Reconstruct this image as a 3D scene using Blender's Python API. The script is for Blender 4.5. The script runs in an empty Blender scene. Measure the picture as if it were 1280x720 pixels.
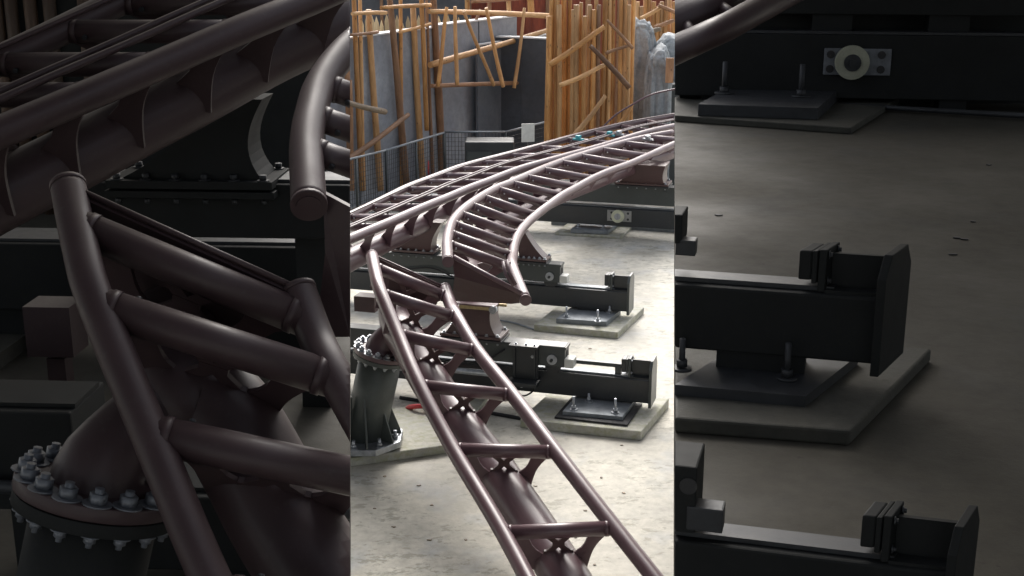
import bpy, bmesh, math, random
from mathutils import Vector as V, Matrix
random.seed(7)
R_=math.radians
SC=bpy.context.scene
COL=SC.collection
# ---------------------------------------------------------------- camera geometry
F=1600.; H=5.5; PT=math.atan((360+100)/F); sn,cs=math.sin(PT),math.cos(PT)
def ray(x,y):
    u=(x-640)/F; v=(y-360)/F
    return V((u, cs-v*sn, -sn-v*cs))
def G(x,y,z=0):
    r=ray(x,y); return V((0,0,H))+r*((z-H)/r.z)
def D(x,y,Z): return V((0,0,H))+ray(x,y)*Z
def depth(x,y,z): return (z-H)/ray(x,y).z
cd=bpy.data.cameras.new('camera'); cam=bpy.data.objects.new('camera',cd); COL.objects.link(cam)
cam.location=(0,0,H); cam.rotation_euler=(math.pi/2-PT,0,0)
cd.sensor_width=36; cd.lens=36*F/1280; cd.clip_end=3000; cd.clip_start=.05
SC.camera=cam

# ---------------------------------------------------------------- materials
MATS={}
def nodes(name):
    m=bpy.data.materials.new(name); m.use_nodes=True; nt=m.node_tree
    b=nt.nodes['Principled BSDF']; return m,nt,b
def tex(nt,kind='ShaderNodeTexNoise',scale=5,detail=6,rough=.6,vec=None,stretch=None,**k):
    n=nt.nodes.new(kind)
    if 'Scale' in n.inputs: n.inputs['Scale'].default_value=scale
    if kind=='ShaderNodeTexNoise':
        n.inputs['Detail'].default_value=detail; n.inputs['Roughness'].default_value=rough
    tc=nt.nodes.new('ShaderNodeTexCoord'); src=tc.outputs['Object']
    mp=nt.nodes.new('ShaderNodeMapping'); nt.links.new(src,mp.inputs[0])
    mp.inputs['Scale'].default_value=stretch or (1,1,1)
    mp.inputs['Location'].default_value=k.get('off',(0,0,0))
    nt.links.new(mp.outputs[0],n.inputs['Vector'])
    return n
def ramp(nt,src,stops):
    r=nt.nodes.new('ShaderNodeValToRGB'); e=r.color_ramp.elements
    while len(e)<len(stops): e.new(.5)
    for i,(p,c) in enumerate(stops):
        e[i].position=p; e[i].color=(*c,1) if not isinstance(c,(int,float)) else (c,c,c,1)
    nt.links.new(src,r.inputs[0]); return r
def mix(nt,fac,a,b,mode='MIX'):
    m=nt.nodes.new('ShaderNodeMix'); m.data_type='RGBA'; m.blend_type=mode
    if isinstance(fac,(int,float)): m.inputs[0].default_value=fac
    else: nt.links.new(fac,m.inputs[0])
    for i,s in ((6,a),(7,b)):
        if isinstance(s,tuple): m.inputs[i].default_value=(*s,1)
        else: nt.links.new(s,m.inputs[i])
    return m.outputs[2]
def bump(nt,b,src,strength=.2,dist=.01):
    n=nt.nodes.new('ShaderNodeBump'); n.inputs['Strength'].default_value=strength; n.inputs['Distance'].default_value=dist
    nt.links.new(src,n.inputs['Height']); nt.links.new(n.outputs[0],b.inputs['Normal'])
def paint(name,col,rough=.35,metal=0,coat=0,dirt=.25,dirtcol=(.16,.14,.12),scale=3,var=.15):
    m,nt,b=nodes(name)
    n=tex(nt,scale=scale,detail=8,rough=.65); n2=tex(nt,scale=scale*9,detail=4,off=(3,1,7))
    c1=tuple(c*(1-var) for c in col); c2=tuple(min(1,c*(1+var)) for c in col)
    base=ramp(nt,n.outputs[0],[(.3,c1),(.7,c2)]).outputs[0]
    mask=ramp(nt,n2.outputs[0],[(.58,0),(.75,dirt)]).outputs[0]
    nt.links.new(mix(nt,mask,base,dirtcol),b.inputs['Base Color'])
    rr=ramp(nt,n.outputs[0],[(.3,max(.05,rough-.07)),(.75,rough+.13)]).outputs[0]
    nt.links.new(rr,b.inputs['Roughness'])
    b.inputs['Metallic'].default_value=metal
    b.inputs['Coat Weight'].default_value=coat; b.inputs['Coat Roughness'].default_value=.15
    bump(nt,b,n2.outputs[0],.06,.004)
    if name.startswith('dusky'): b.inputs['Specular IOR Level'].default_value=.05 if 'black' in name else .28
    MATS[name]=m; return m
paint('brown paint',(.104,.058,.067),.38,0,.18,dirt=.10,dirtcol=(.16,.13,.13),var=.07)
paint('brown paint dark',(.075,.042,.042),.42,0,.15,dirt=.25)
paint('black paint',(.026,.029,.032),.42,0,.1,dirt=.35,dirtcol=(.07,.07,.065))
paint('green black paint',(.045,.053,.053),.4,0,.1,dirt=.5,dirtcol=(.09,.085,.075))
paint('grey green paint',(.066,.076,.073),.45,0,.1,dirt=.5,dirtcol=(.13,.12,.10))
paint('dimmed steel',(.11,.12,.14),.45,.3,0,dirt=.5,dirtcol=(.05,.045,.035),scale=14,var=.3)  # bay bolts and wheel plate: reduced light is put into this grey
paint('galvanised',(.42,.44,.47),.38,.75,0,dirt=.5,dirtcol=(.2,.19,.17),scale=12,var=.3)
paint('dull steel',(.20,.22,.24),.5,.3,0,dirt=.5,dirtcol=(.12,.10,.08),scale=9,var=.3)
paint('white plastic',(.62,.62,.58),.5,0,0,dirt=.4,dirtcol=(.35,.32,.27),scale=8)
paint('grey plastic',(.30,.30,.29),.5,0,0,dirt=.4,dirtcol=(.15,.13,.1),scale=8)
paint('cream wheel',(.62,.63,.48),.45,0,0,dirt=.4,dirtcol=(.3,.28,.2),scale=8)
paint('dim cream wheel',(.26,.265,.21),.45,0,0,dirt=.4,dirtcol=(.08,.07,.06),scale=8)  # cream wheel again, with the side bay's dimness in its colour
paint('brass',(.45,.36,.20),.4,.5,0,dirt=.6,dirtcol=(.2,.15,.1),scale=14,var=.3)
paint('red rubber',(.55,.045,.05),.4)
paint('teal plastic',(.05,.35,.40),.4)
paint('rubber mat',(.014,.014,.016),.75)
paint('dusky brown paint',(.033,.020,.0225),.5,0,.04,dirt=.3,dirtcol=(.06,.05,.05))  # darker copy of brown paint; the bays' shade is put into the colour
paint('dusky black paint',(.016,.017,.0175),.6,0,0,dirt=.3,dirtcol=(.03,.03,.03))  # black paint for the bays, shade mixed into its tone
paint('dusky steel',(.03,.032,.036),.5,.3,0,dirt=.4,dirtcol=(.025,.022,.02),scale=9,var=.25)  # steel darkened so its colour carries the bays' shade
def concrete(name,stops,scale=.6,spot=(.25,.23,.19),spotamt=.6,blue=(.45,.5,.56),rough=.8,moss=None,spotth=.62):
    m,nt,b=nodes(name)
    a=tex(nt,scale=scale,detail=10,rough=.62); f=tex(nt,scale=scale*9,detail=9,rough=.7,off=(5,2,0))
    sp=tex(nt,scale=scale*5,detail=7,rough=.72,off=(9,4,0),stretch=(1,1.6,1)); bl=tex(nt,scale=scale*1.3,detail=6,rough=.6,off=(1,8,0))
    base=ramp(nt,a.outputs[0],stops).outputs[0]
    c=mix(nt,ramp(nt,bl.outputs[0],[(.52,0),(.68,.5)]).outputs[0],base,blue)
    c=mix(nt,ramp(nt,f.outputs[0],[(.35,.35),(.6,0)]).outputs[0],c,tuple(x*.55 for x in stops[0][1]))
    c=mix(nt,ramp(nt,sp.outputs[0],[(spotth,0),(spotth+.06,spotamt)]).outputs[0],c,spot)
    if moss:
        mo=tex(nt,scale=scale*7,detail=5,off=(2,2,9))
        c=mix(nt,ramp(nt,mo.outputs[0],[(.45,0),(.62,.75)]).outputs[0],c,moss)
    cr=nt.nodes.new('ShaderNodeTexVoronoi'); cr.feature='DISTANCE_TO_EDGE'; cr.inputs['Scale'].default_value=.35
    tc=nt.nodes.new('ShaderNodeTexCoord')
    dm=mix(nt,.12,tc.outputs['Object'],a.outputs['Color'],'ADD'); nt.links.new(dm,cr.inputs['Vector'])
    c=mix(nt,ramp(nt,cr.outputs['Distance'],[(.0,.06),(.002,0)]).outputs[0],c,tuple(x*.5 for x in stops[0][1]))
    nt.links.new(c,b.inputs['Base Color'])
    rr=ramp(nt,a.outputs[0],[(.35,rough-.2),(.65,rough+.1)]).outputs[0]; nt.links.new(rr,b.inputs['Roughness'])
    bump(nt,b,f.outputs[0],.35,.012)
    if name.startswith('bay'): b.inputs['Specular IOR Level'].default_value=.15
    MATS[name]=m; return m
concrete('floor concrete',[(.34,(.33,.31,.26)),(.5,(.51,.485,.42)),(.66,(.65,.62,.54))],scale=.95,spot=(.22,.21,.165),blue=(.34,.37,.42),spotth=.545,spotamt=.6)
concrete('plinth concrete',[(.3,(.30,.295,.26)),(.5,(.44,.43,.375)),(.7,(.55,.53,.46))],scale=1.6,spot=(.20,.19,.13),spotamt=.6,blue=(.38,.39,.38),moss=(.30,.30,.20))
concrete('bay shaded concrete',[(.3,(.033,.031,.026)),(.5,(.043,.040,.033)),(.72,(.052,.048,.039))],scale=.8,spot=(.013,.012,.011),blue=(.037,.038,.038),spotamt=.7,spotth=.66)  # floor concrete darkened: dim light of the bays painted in
concrete('bay shaded plinth',[(.3,(.034,.034,.03)),(.5,(.048,.047,.041)),(.7,(.062,.059,.05))],scale=1.6,spot=(.022,.021,.016),blue=(.04,.04,.04))  # plinth concrete copy, shade of the bays painted into it
concrete('grey wall',[(.3,(.19,.20,.23)),(.5,(.27,.285,.315)),(.72,(.38,.39,.41))],scale=.8,spot=(.14,.15,.16),blue=(.22,.24,.29),rough=.7,spotth=.7)
concrete('dark wall',[(.3,(.035,.04,.05)),(.5,(.055,.06,.07)),(.75,(.085,.09,.10))],scale=.8,spot=(.03,.03,.03),blue=(.06,.07,.09),rough=.7)
concrete('slate wall',[(.3,(.09,.10,.115)),(.5,(.13,.14,.16)),(.75,(.18,.19,.21))],scale=.8,spot=(.05,.05,.05),blue=(.09,.10,.12),rough=.7)
concrete('rock',[(.35,(.15,.165,.175)),(.5,(.25,.27,.285)),(.68,(.38,.40,.41))],scale=1.6,spot=(.12,.13,.09),blue=(.27,.30,.33),rough=.8)
concrete('pale coping',[(.3,(.5,.5,.5)),(.5,(.6,.6,.6)),(.75,(.7,.7,.7))],scale=2)
def wood(name,c1,c2,c3,knots=.8):
    m,nt,b=nodes(name)
    oi=nt.nodes.new('ShaderNodeObjectInfo')
    g=tex(nt,scale=3,detail=9,rough=.7,stretch=(9,9,.8)); k=tex(nt,'ShaderNodeTexVoronoi',scale=4.2,stretch=(2.2,2.2,1)); w=tex(nt,scale=1.2,detail=5,off=(4,0,3),stretch=(3,3,1))
    base=ramp(nt,g.outputs[0],[(.3,c1),(.52,c2),(.72,c3)]).outputs[0]
    base=mix(nt,ramp(nt,w.outputs[0],[(.4,.45),(.62,0)]).outputs[0],base,tuple(x*.55 for x in c1))
    base=mix(nt,ramp(nt,k.outputs['Distance'],[(.06,knots),(.13,0)]).outputs[0],base,(.06,.03,.015))
    hv=nt.nodes.new('ShaderNodeHueSaturation'); nt.links.new(base,hv.inputs['Color'])
    mr=nt.nodes.new('ShaderNodeMapRange'); nt.links.new(oi.outputs['Random'],mr.inputs[0]); mr.inputs[3].default_value=.72; mr.inputs[4].default_value=1.25
    nt.links.new(mr.outputs[0],hv.inputs['Value'])
    nt.links.new(hv.outputs[0],b.inputs['Base Color']); b.inputs['Roughness'].default_value=.6
    bump(nt,b,g.outputs[0],.5,.02)
    MATS[name]=m
wood('pale pine',(.42,.22,.09),(.58,.33,.14),(.66,.42,.22))
wood('orange pine',(.33,.14,.04),(.50,.25,.08),(.60,.36,.15))
wood('brown pine',(.20,.10,.05),(.33,.17,.085),(.44,.26,.15))
wood('dark stained log',(.10,.045,.02),(.17,.08,.035),(.24,.13,.06))
wood('grey log',(.16,.12,.08),(.25,.19,.13),(.33,.25,.17))
wood('picket pine',(.45,.30,.15),(.62,.46,.26),(.70,.56,.36),.3)
wood('red stained timber',(.17,.03,.014),(.30,.055,.02),(.38,.09,.035),.3)
wood('dim timber',(.035,.02,.012),(.055,.03,.018),(.07,.04,.022),.5)  # timber for the left bay, its low light put into the colour

# ---------------------------------------------------------------- mesh helpers
def frame_from(zdir,hint=V((0,0,1))):
    z=zdir.normalized()
    if abs(z.dot(hint))>.98: hint=V((1,0,0))
    x=hint.cross(z).normalized(); y=z.cross(x); return x,y,z
def tube(bm,pts,r,n=16,caps=True,mi=0):
    pts=[V(p) for p in pts]; rings=[]
    rad=r if isinstance(r,(list,tuple)) else [r]*len(pts)
    x=None
    for i,p in enumerate(pts):
        t=(pts[min(i+1,len(pts)-1)]-pts[max(i-1,0)]).normalized()
        if x is None: x,_,_=frame_from(t)
        x=(x-t*x.dot(t)).normalized(); y=t.cross(x)
        rings.append([bm.verts.new(p+(x*math.cos(a)+y*math.sin(a))*rad[i]) for a in [2*math.pi*k/n for k in range(n)]])
    for a,b in zip(rings,rings[1:]):
        for k in range(n):
            f=bm.faces.new((a[k],a[(k+1)%n],b[(k+1)%n],b[k])); f.smooth=True; f.material_index=mi
    if caps:
        f=bm.faces.new(rings[0][::-1]); f.material_index=mi
        f=bm.faces.new(rings[-1]); f.material_index=mi
def pipe_end(bm,p,t,r):
    """welded end cap with a shallow recessed disc"""
    tube(bm,[p-t*.01,p+t*.012],r*1.03,20); tube(bm,[p+t*.012,p+t*.018],r*.7,20)
def box(bm,c,ax,dims,mi=0,bev=0):
    """c centre, ax=(u,v,w) unit axes, dims full sizes"""
    c=V(c); u,v,w=[V(a) for a in ax]; h=[d/2 for d in dims]
    vs=[bm.verts.new(c+u*h[0]*i+v*h[1]*j+w*h[2]*k) for i in(-1,1) for j in(-1,1) for k in(-1,1)]
    fs=[]
    for q in ((0,1,3,2),(4,6,7,5),(0,4,5,1),(2,3,7,6),(0,2,6,4),(1,5,7,3)):
        f=bm.faces.new([vs[i] for i in q]); f.material_index=mi; fs.append(f)
    if bev:
        es=list({e for f in fs for e in f.edges})
        bmesh.ops.bevel(bm,geom=es,offset=bev,segments=2,affect='EDGES',profile=.7)
def prism(bm,pts,nrm,th,mi=0,bev=0):
    """polygon pts (3d, planar) extruded +-th/2 along nrm"""
    n=V(nrm).normalized(); a=[bm.verts.new(V(p)+n*th/2) for p in pts]; b=[bm.verts.new(V(p)-n*th/2) for p in pts]
    k=len(pts); fs=[bm.faces.new(a),bm.faces.new(b[::-1])]
    for i in range(k): fs.append(bm.faces.new((a[i],b[i],b[(i+1)%k],a[(i+1)%k])))
    for f in fs: f.material_index=mi
    if bev:
        es=list({e for f in fs for e in f.edges})
        bmesh.ops.bevel(bm,geom=es,offset=bev,segments=2,affect='EDGES',profile=.7)
def BM(): return bmesh.new()
def finish(bm):
    bmesh.ops.recalc_face_normals(bm,faces=bm.faces[:])
CUT=None   # plane (point, normal): everything on the normal side is trimmed off at the bay edge
def to_mesh(name,bm,mats,origin):
    finish(bm)
    if CUT:
        r=bmesh.ops.bisect_plane(bm,geom=bm.verts[:]+bm.edges[:]+bm.faces[:],plane_co=CUT[0],plane_no=CUT[1],clear_outer=True,dist=1e-5)
        ed=[e for e in bm.edges if e.is_boundary]
        if ed:
            bmesh.ops.holes_fill(bm,edges=ed,sides=0)
            for f in bm.faces:
                if abs(f.normal.dot(CUT[1]))>.999 and all(abs((v.co-CUT[0]).dot(CUT[1]))<1e-4 for v in f.verts): f.smooth=False
        if not bm.faces: bm.free(); return None
    for v in bm.verts: v.co-=origin
    me=bpy.data.meshes.new(name); bm.to_mesh(me); bm.free()
    for m in (mats if isinstance(mats,(list,tuple)) else [mats]): me.materials.append(MATS[m])
    return me
def mod_bevel(o,w=.006):
    m=o.modifiers.new('bevel','BEVEL'); m.width=w; m.segments=2; m.limit_method='ANGLE'; m.angle_limit=R_(40)
def single(name,bm,mat,label=None,cat=None,group=None,kind=None,bev=0,origin=None):
    if origin is None:
        xs=[v.co for v in bm.verts]; mn=[min(p[i] for p in xs) for i in range(3)]; mx=[max(p[i] for p in xs) for i in range(3)]
        origin=V(((mn[0]+mx[0])/2,(mn[1]+mx[1])/2,mn[2]))
    me=to_mesh(name,bm,mat,origin)
    if me is None: return None
    o=bpy.data.objects.new(name,me); COL.objects.link(o); o.location=origin
    if label: o['label']=label
    if cat: o['category']=cat
    if group: o['group']=group
    if kind: o['kind']=kind
    if bev: mod_bevel(o,bev)
    return o
class Thing:
    def __init__(s,name,label,cat,loc,group=None):
        o=bpy.data.objects.new(name,None); COL.objects.link(o); o.location=loc; o.empty_display_size=.1
        o['label']=label; o['category']=cat
        if group: o['group']=group
        s.o=o; s.loc=V(loc)
    def part(s,name,bm,mat,parent=None,label=None,bev=0):
        me=to_mesh(name,bm,mat,s.loc)
        if me is None: return None
        o=bpy.data.objects.new(name,me); COL.objects.link(o); o.parent=parent or s.o
        if label: o['label']=label
        if bev: mod_bevel(o,bev)
        return o
Z3=V((0,0,1))
def axes(u): u=V((u[0],u[1],0)).normalized(); return u,V((-u.y,u.x,0)),Z3.copy()
def bolt_bm(bm,p,n,r=.02,h=.03,washer=True,mi=0,rod=0):
    x,y,z=frame_from(V(n)); p=V(p)
    if washer: tube(bm,[p,p+z*.006],r*1.9,14,mi=mi)
    tube(bm,[p+z*.005,p+z*(.005+h)],r*1.15,6,mi=mi)
    for f in bm.faces: pass
    if rod: tube(bm,[p+z*.005,p+z*(h+rod)],r*.62,8,mi=mi)
def catmull(P,n=8):
    out=[]; k=len(P)
    for i in range(k-1):
        p0=P[max(i-1,0)] if i>0 else P[0]*2-P[1]; p1=P[i]; p2=P[i+1]; p3=P[i+2] if i+2<k else P[k-1]*2-P[k-2]
        for j in range(n):
            t=j/n; out.append(.5*((2*p1)+(-p0+p2)*t+(2*p0-5*p1+4*p2-p3)*t*t+(-p0+3*p1-3*p2+p3)*t**3))
    out.append(P[-1].copy()); return out

# ---------------------------------------------------------------- coaster track
def solve(st,gauge,w=.35):
    """stations: (Lpx,Lpy,Rpx,Rpy,zL) -> depths of left and right rail so the gauge stays constant"""
    out=[]; prev=0
    for (lx,ly,rx,ry,z) in st:
        L=G(lx,ly,z); best=None
        for k in range(-60,61):
            dz=k*.01; Rp=G(rx,ry,z+dz); e=abs((Rp-L).length-gauge)+w*abs(dz-prev)+.1*abs(dz)
            if best is None or e<best[0]: best=(e,dz)
        dz=best[1]; prev=dz; out.append([depth(lx,ly,z),depth(rx,ry,z+dz)])
    for it in range(3):
        n=[o[1] for o in out]
        for i in range(1,len(out)-1): out[i][1]=.25*n[i-1]+.5*n[i]+.25*n[i+1]
    return [(D(lx,ly,a),D(rx,ry,b),a,b) for (lx,ly,rx,ry,z),(a,b) in zip(st,out)]
def track(t,pairs,S=1,rr=.062,ties=None,spine=(.42,.17),tie_r=.05,mat='brown paint',dark='brown paint dark',steel='galvanised',wings=True,brk=True,
          plate=None,fins=False,capend=True,sub=8,right=True,spine_from=0):
    rr*=S; tie_r*=S
    Ls=catmull([p[0] for p in pairs],sub); Rs=catmull([p[1] for p in pairs],sub)
    def fr(i):
        i=max(0,min(len(Ls)-1,i)); a=(Rs[i]-Ls[i]).normalized(); j=min(i+1,len(Ls)-1); k=max(i-1,0)
        T=((Ls[j]+Rs[j])-(Ls[k]+Rs[k])).normalized(); N=a.cross(T); 
        if N.z<0: N=-N
        N.normalize(); return (Ls[i]+Rs[i])/2,a,T,N
    for pth,on in ((Ls,True),(Rs,right)):
        if not on: continue
        bm=BM(); tube(bm,pth,rr,20)
        T0=(pth[0]-pth[1]).normalized()
        if capend: pipe_end(bm,pth[0],T0,rr)
        t.part('rail',bm,mat)
    gap=[(Rs[i]-Ls[i]).length for i in range(len(Ls))]
    if spine:
        off,sr=spine[0]*S,spine[1]*S
        bm=BM(); tube(bm,[fr(i)[0]-fr(i)[3]*off for i in range(int(spine_from*sub),len(Ls))],sr,24); t.part('spine_tube',bm,mat)
    for s in (ties or []):
        i=int(round(s*sub)); m,a,T,N=fr(i); g=gap[i]/2; T=(T-a*T.dot(a)).normalized()
        bm=BM(); tube(bm,[m-a*(g-rr*.3)-N*.01,m+a*(g-rr*.3)-N*.01],tie_r,16)
        for sg in (-1,1):
            p=m+a*sg*(g-rr*1.9)-N*.01
            tube(bm,[p-T*tie_r*.97-N*0,p-T*(tie_r+.012*S)],.011*S,8,mi=1)
            tube(bm,[p+a*sg*rr*.75,p+a*sg*rr*1.2],tie_r*1.06,16)
        t.part('crosstie',bm,[mat,steel])
        def P(x,y): return m+a*x*S+N*y*S
        if brk and spine:
            bm=BM(); th=.018*S
            # pierced hour-glass web between the tie and the spine
            yb=-(spine[0]-spine[1]*.80); w=.12
            yt=-.045; ym=(yt+yb)/2
            def strip(pa,pb,wd):
                d=(V((pb[0]-pa[0],pb[1]-pa[1],0))).normalized(); q=V((-d.y,d.x,0))*wd/2
                prism(bm,[P(pa[0]-q.x,pa[1]-q.y),P(pb[0]-q.x,pb[1]-q.y),P(pb[0]+q.x,pb[1]+q.y),P(pa[0]+q.x,pa[1]+q.y)],T,th)
            strip((-w*.85,yt),(w*.8,yb),.048); 
            th=.0195*S; strip((w*.85,yt),(-w*.8,yb),.048)
            th=.021*S; prism(bm,[P(-w*1.25,yt+.02),P(w*1.25,yt+.02),P(w*.95,yt-.025),P(-w*.95,yt-.025)],T,th)
            prism(bm,[P(-w*1.0,yb+.03),P(w*1.0,yb+.03),P(w*1.15,yb-.06),P(-w*1.15,yb-.06)],T,th)
            th=.0225*S; strip((-.05,ym),(.05,ym),.04)
            t.part('web_bracket',bm,dark)
        if wings and spine:
            for sg in (-1,1):
                bm=BM(); o=[]; inn=[]
                gg=g/S
                for q in range(9):
                    u=q/8
                    xo=gg-.03-(gg-.03-spine[1]*.98)*(u**.55); yo=-.04-(spine[0]+.02-.04)*u
                    wd=.045+.085*abs(u-.45)**1.2*2+(.06*u)
                    o.append(P(sg*(xo+.5*wd*.5),yo)); inn.append(P(sg*(xo-wd),yo+wd*.35))
                for q in range(8):
                    prism(bm,[o[q],o[q+1],inn[q+1],inn[q]],T,.016*S)
                bmesh.ops.remove_doubles(bm,verts=bm.verts[:],dist=1e-5)
                # drop the internal faces left between the pieces
                t.part('wing_plate',bm,mat)
    if plate:
        m,a,T,N=fr(0); g=gap[0]/2; d0,d1,skew=plate
        bm=BM(); 
        def P(x,y): return m+a*x+N*y*S-T*(-.05)
        prism(bm,[P(-g+rr*.8,.02),P(g-rr*.8,.02),P(g*.92,-d1),P(g*.3,-d0*1.02),P(-g*.35,-d0*1.05),P(-g*.8,-d0*.8)],T,.02*S)
        t.part('end_plate',bm,dark)
        bm=BM(); tube(bm,[P(-g+rr*.8,.03)-T*.02,P(g-rr*.8,.03)-T*.02],.011*S,10); t.part('plate_flange',bm,mat)
    return Ls,Rs,fr

# ============================================================ SETTING
bm=BM(); box(bm,(0,200,-.05),((1,0,0),(0,1,0),(0,0,1)),(900,900,.1)); single('ground',bm,'floor concrete',kind='structure',origin=V((0,0,-.1)))

# ============================================================ CENTRE : transfer machinery
ua,va,wa=axes(V((math.cos(R_(-16)),math.sin(R_(-16)))))
def slab(name,p1,p2,p3,z,th,mat,label,cat,group=None,bev=.012,ext=1.0,part_of=None,pm=None,left=0):
    """parallelogram seen by its front-left, front-right and back-right ground corners"""
    a,b,c=G(*p1,z),G(*p2,z),G(*p3,z)
    a=a+(a-b).normalized()*left
    d=a+(c-b)*ext; c=b+(c-b)*ext
    n=16; pts=[a,b,c,d]
    bm=BM(); prism(bm,[p+V((0,0,th/2)) for p in pts],Z3,th)
    if part_of: return part_of.part(name,bm,mat,parent=pm,bev=bev)
    return single(name,bm,mat,label,cat,group,bev=bev)
def guide(label,q,S,length,u,v,bars=None,pal=('black paint','green black paint','dull steel','galvanised','plinth concrete'),end=True,group='guide beams lying across the yard',plate=None,bolts=None,zb=0,hb=.285,rail=True,e=.24):
    """q = lower front corner of the beam's right-hand end"""
    w=.22*S; h=hb*S; L=length
    t=Thing('guide_beam',label,'guide beam',V((q.x,q.y,zb)),group)
    ax=(u,v,Z3)
    c=q-u*L/2+v*w/2+Z3*h/2
    bm=BM(); box(bm,c,ax,(L,w,h)); t.part('beam',bm,pal[0],bev=.012*S)
    if rail:
        bm=BM(); box(bm,q-u*(L/2+.05)+v*w/2+Z3*(h+.012*S),ax,(L-.3*S,w*.55,.02*S)); t.part('running_strip',bm,pal[2])
    if end:
        bm=BM(); W=.36*S; zt=(hb+e)*S; y0=-.07*S
        pts=[(0,-.03*S),(W,-.03*S),(W,zt-.09*S),(W-.07*S,zt),(.07*S,zt),(0,zt-.09*S)]
        prism(bm,[q+u*.02*S+v*(y0+a)+Z3*b for a,b in pts],u,.035*S); t.part('end_plate',bm,pal[1],bev=.004*S)
        bm=BM(); box(bm,q-u*.115*S+v*w*.5+Z3*(h+(e-.03)*S/2),ax,(.225*S,.025*S,(e-.03)*S)); box(bm,q-u*.118*S+v*w*.5+Z3*(h+.006*S),ax,(.22*S,w*.8,.016*S))
        t.part('stop_web',bm,pal[0])
        bm=BM(); box(bm,q-u*.245*S+v*w*.5+Z3*(h+(e)*S/2),ax,(.03*S,w*.75,(e-.005)*S)); box(bm,q-u*.275*S+v*w*.5+Z3*(h+(e*.58)*S),ax,(.02*S,w*.8,e*.75*S)); b=t.part('stop_block',bm,pal[1],bev=.004*S)
        bm=BM(); box(bm,q-u*.315*S+v*w*.5+Z3*(h+(e*.6)*S),ax,(.055*S,w*.7,e*.68*S)); t.part('rubber_buffer',bm,pal[0],parent=b,bev=.008*S)
        for dv in (.25,.75):
            for dz in (.25*e,.85*e): bm=BM(); bolt_bm(bm,q-u*.23*S+v*w*dv+Z3*(h+dz*S),u,.009*S,.012*S); t.part('bolt',bm,pal[3],parent=b)
    if plate:
        for (p1,p2,p3,z,th,mat) in plate: slab('anchor_plate',p1,p2,p3,z,th,mat,None,None,part_of=t,bev=.006)
    if bolts:
        for (x,y,z,hh,r) in bolts:
            p=G(x,y,z); bm=BM(); tube(bm,[p,p+Z3*.012],r*2.6,16); bolt_bm(bm,p+Z3*.012,Z3,r*1.3,r*1.8,False); tube(bm,[p,p+Z3*hh],r*.8,10)
            t.part('anchor_bolt',bm,pal[3])
    return t
# stub feet between plate and beam drawn as part of the beam
def foot(t,p,u,v,lu,lv,h,mat='black paint'):
    bm=BM(); box(bm,p+Z3*h/2,(u,v,Z3),(lu,lv,h),bev=.006); t.part('foot',bm,mat)

slab('concrete_plinth',(667,414),(772,424),(805,392),0,.10,'plinth concrete','square concrete plinth under the middle guide beam, its front edge clear','plinth','concrete plinths')
slab('concrete_plinth',(650,535),(801,551),(836,509),0,.11,'plinth concrete','mossy edged concrete plinth nearest the camera, under the near guide beam','plinth','concrete plinths')
slab('concrete_plinth',(693,294),(776,299),(792,285),0,.05,'plinth concrete','thin low concrete plinth under the farthest guide beam','plinth','concrete plinths')
slab('concrete_plinth',(640,296),(676,300),(700,282),0,.05,'plinth concrete','small far concrete plinth mostly hidden by the curved track','plinth','concrete plinths') if False else None
qA=G(784,390,.2); qB=G(811,505,.2); qC=G(900,291,.2)
gA=guide('black guide beam with end stop in the middle of the yard, behind the near one',qA,1,7,ua,va,plate=[((695,404),(758,408),(776,393),.10,.07,'dull steel')],bolts=[(708,396,.17,.15,.018),(747,402,.17,.17,.018),(762,391,.17,.1,.018)])
foot(gA,V((qA.x,qA.y,.165))-ua*.52+va*.11,ua,va,.4,.18,.036)
gB=guide('black guide beam with end stop nearest the camera, running behind the foreground track',qB,.98,6,ua,va,plate=[((703,521),(778,528),(795,505),.11,.07,'dull steel')],bolts=[(717,512,.18,.16,.018),(769,516,.18,.17,.018),(736,502,.18,.1,.018)])
foot(gB,V((qB.x,qB.y,.175))-ua*.52+va*.11,ua,va,.4,.18,.026)
gC=guide('far black guide beam with cream wheel beside it, at the right edge of the yard',qC,1.15,6.2,ua,va,end=False,plate=[((713,291),(760,293),(774,281),.06,.07,'dull steel')],bolts=[(723,284,.13,.16,.02),(754,286,.13,.18,.02)])
slab('rubber_mat',(693,523),(784,533),(803,506),.115,.02,'rubber mat','black rubber sheet under the steel anchor plate of the near guide beam','rubber mat',bev=.003)
# beam B link bar towards the stop
bm=BM(); p0=qB-ua*.98+va*.10+Z3*.40; box(bm,p0+ua*.17+Z3*.0,(ua,va,Z3),(.95,.06,.045)); box(bm,p0-ua*.18-Z3*.06,(ua,va,Z3),(.09,.07,.10)); box(bm,p0+ua*.6-Z3*.06,(ua,va,Z3),(.07,.07,.10))
gB.part('link_bar',bm,'green black paint',bev=.004)

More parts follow.
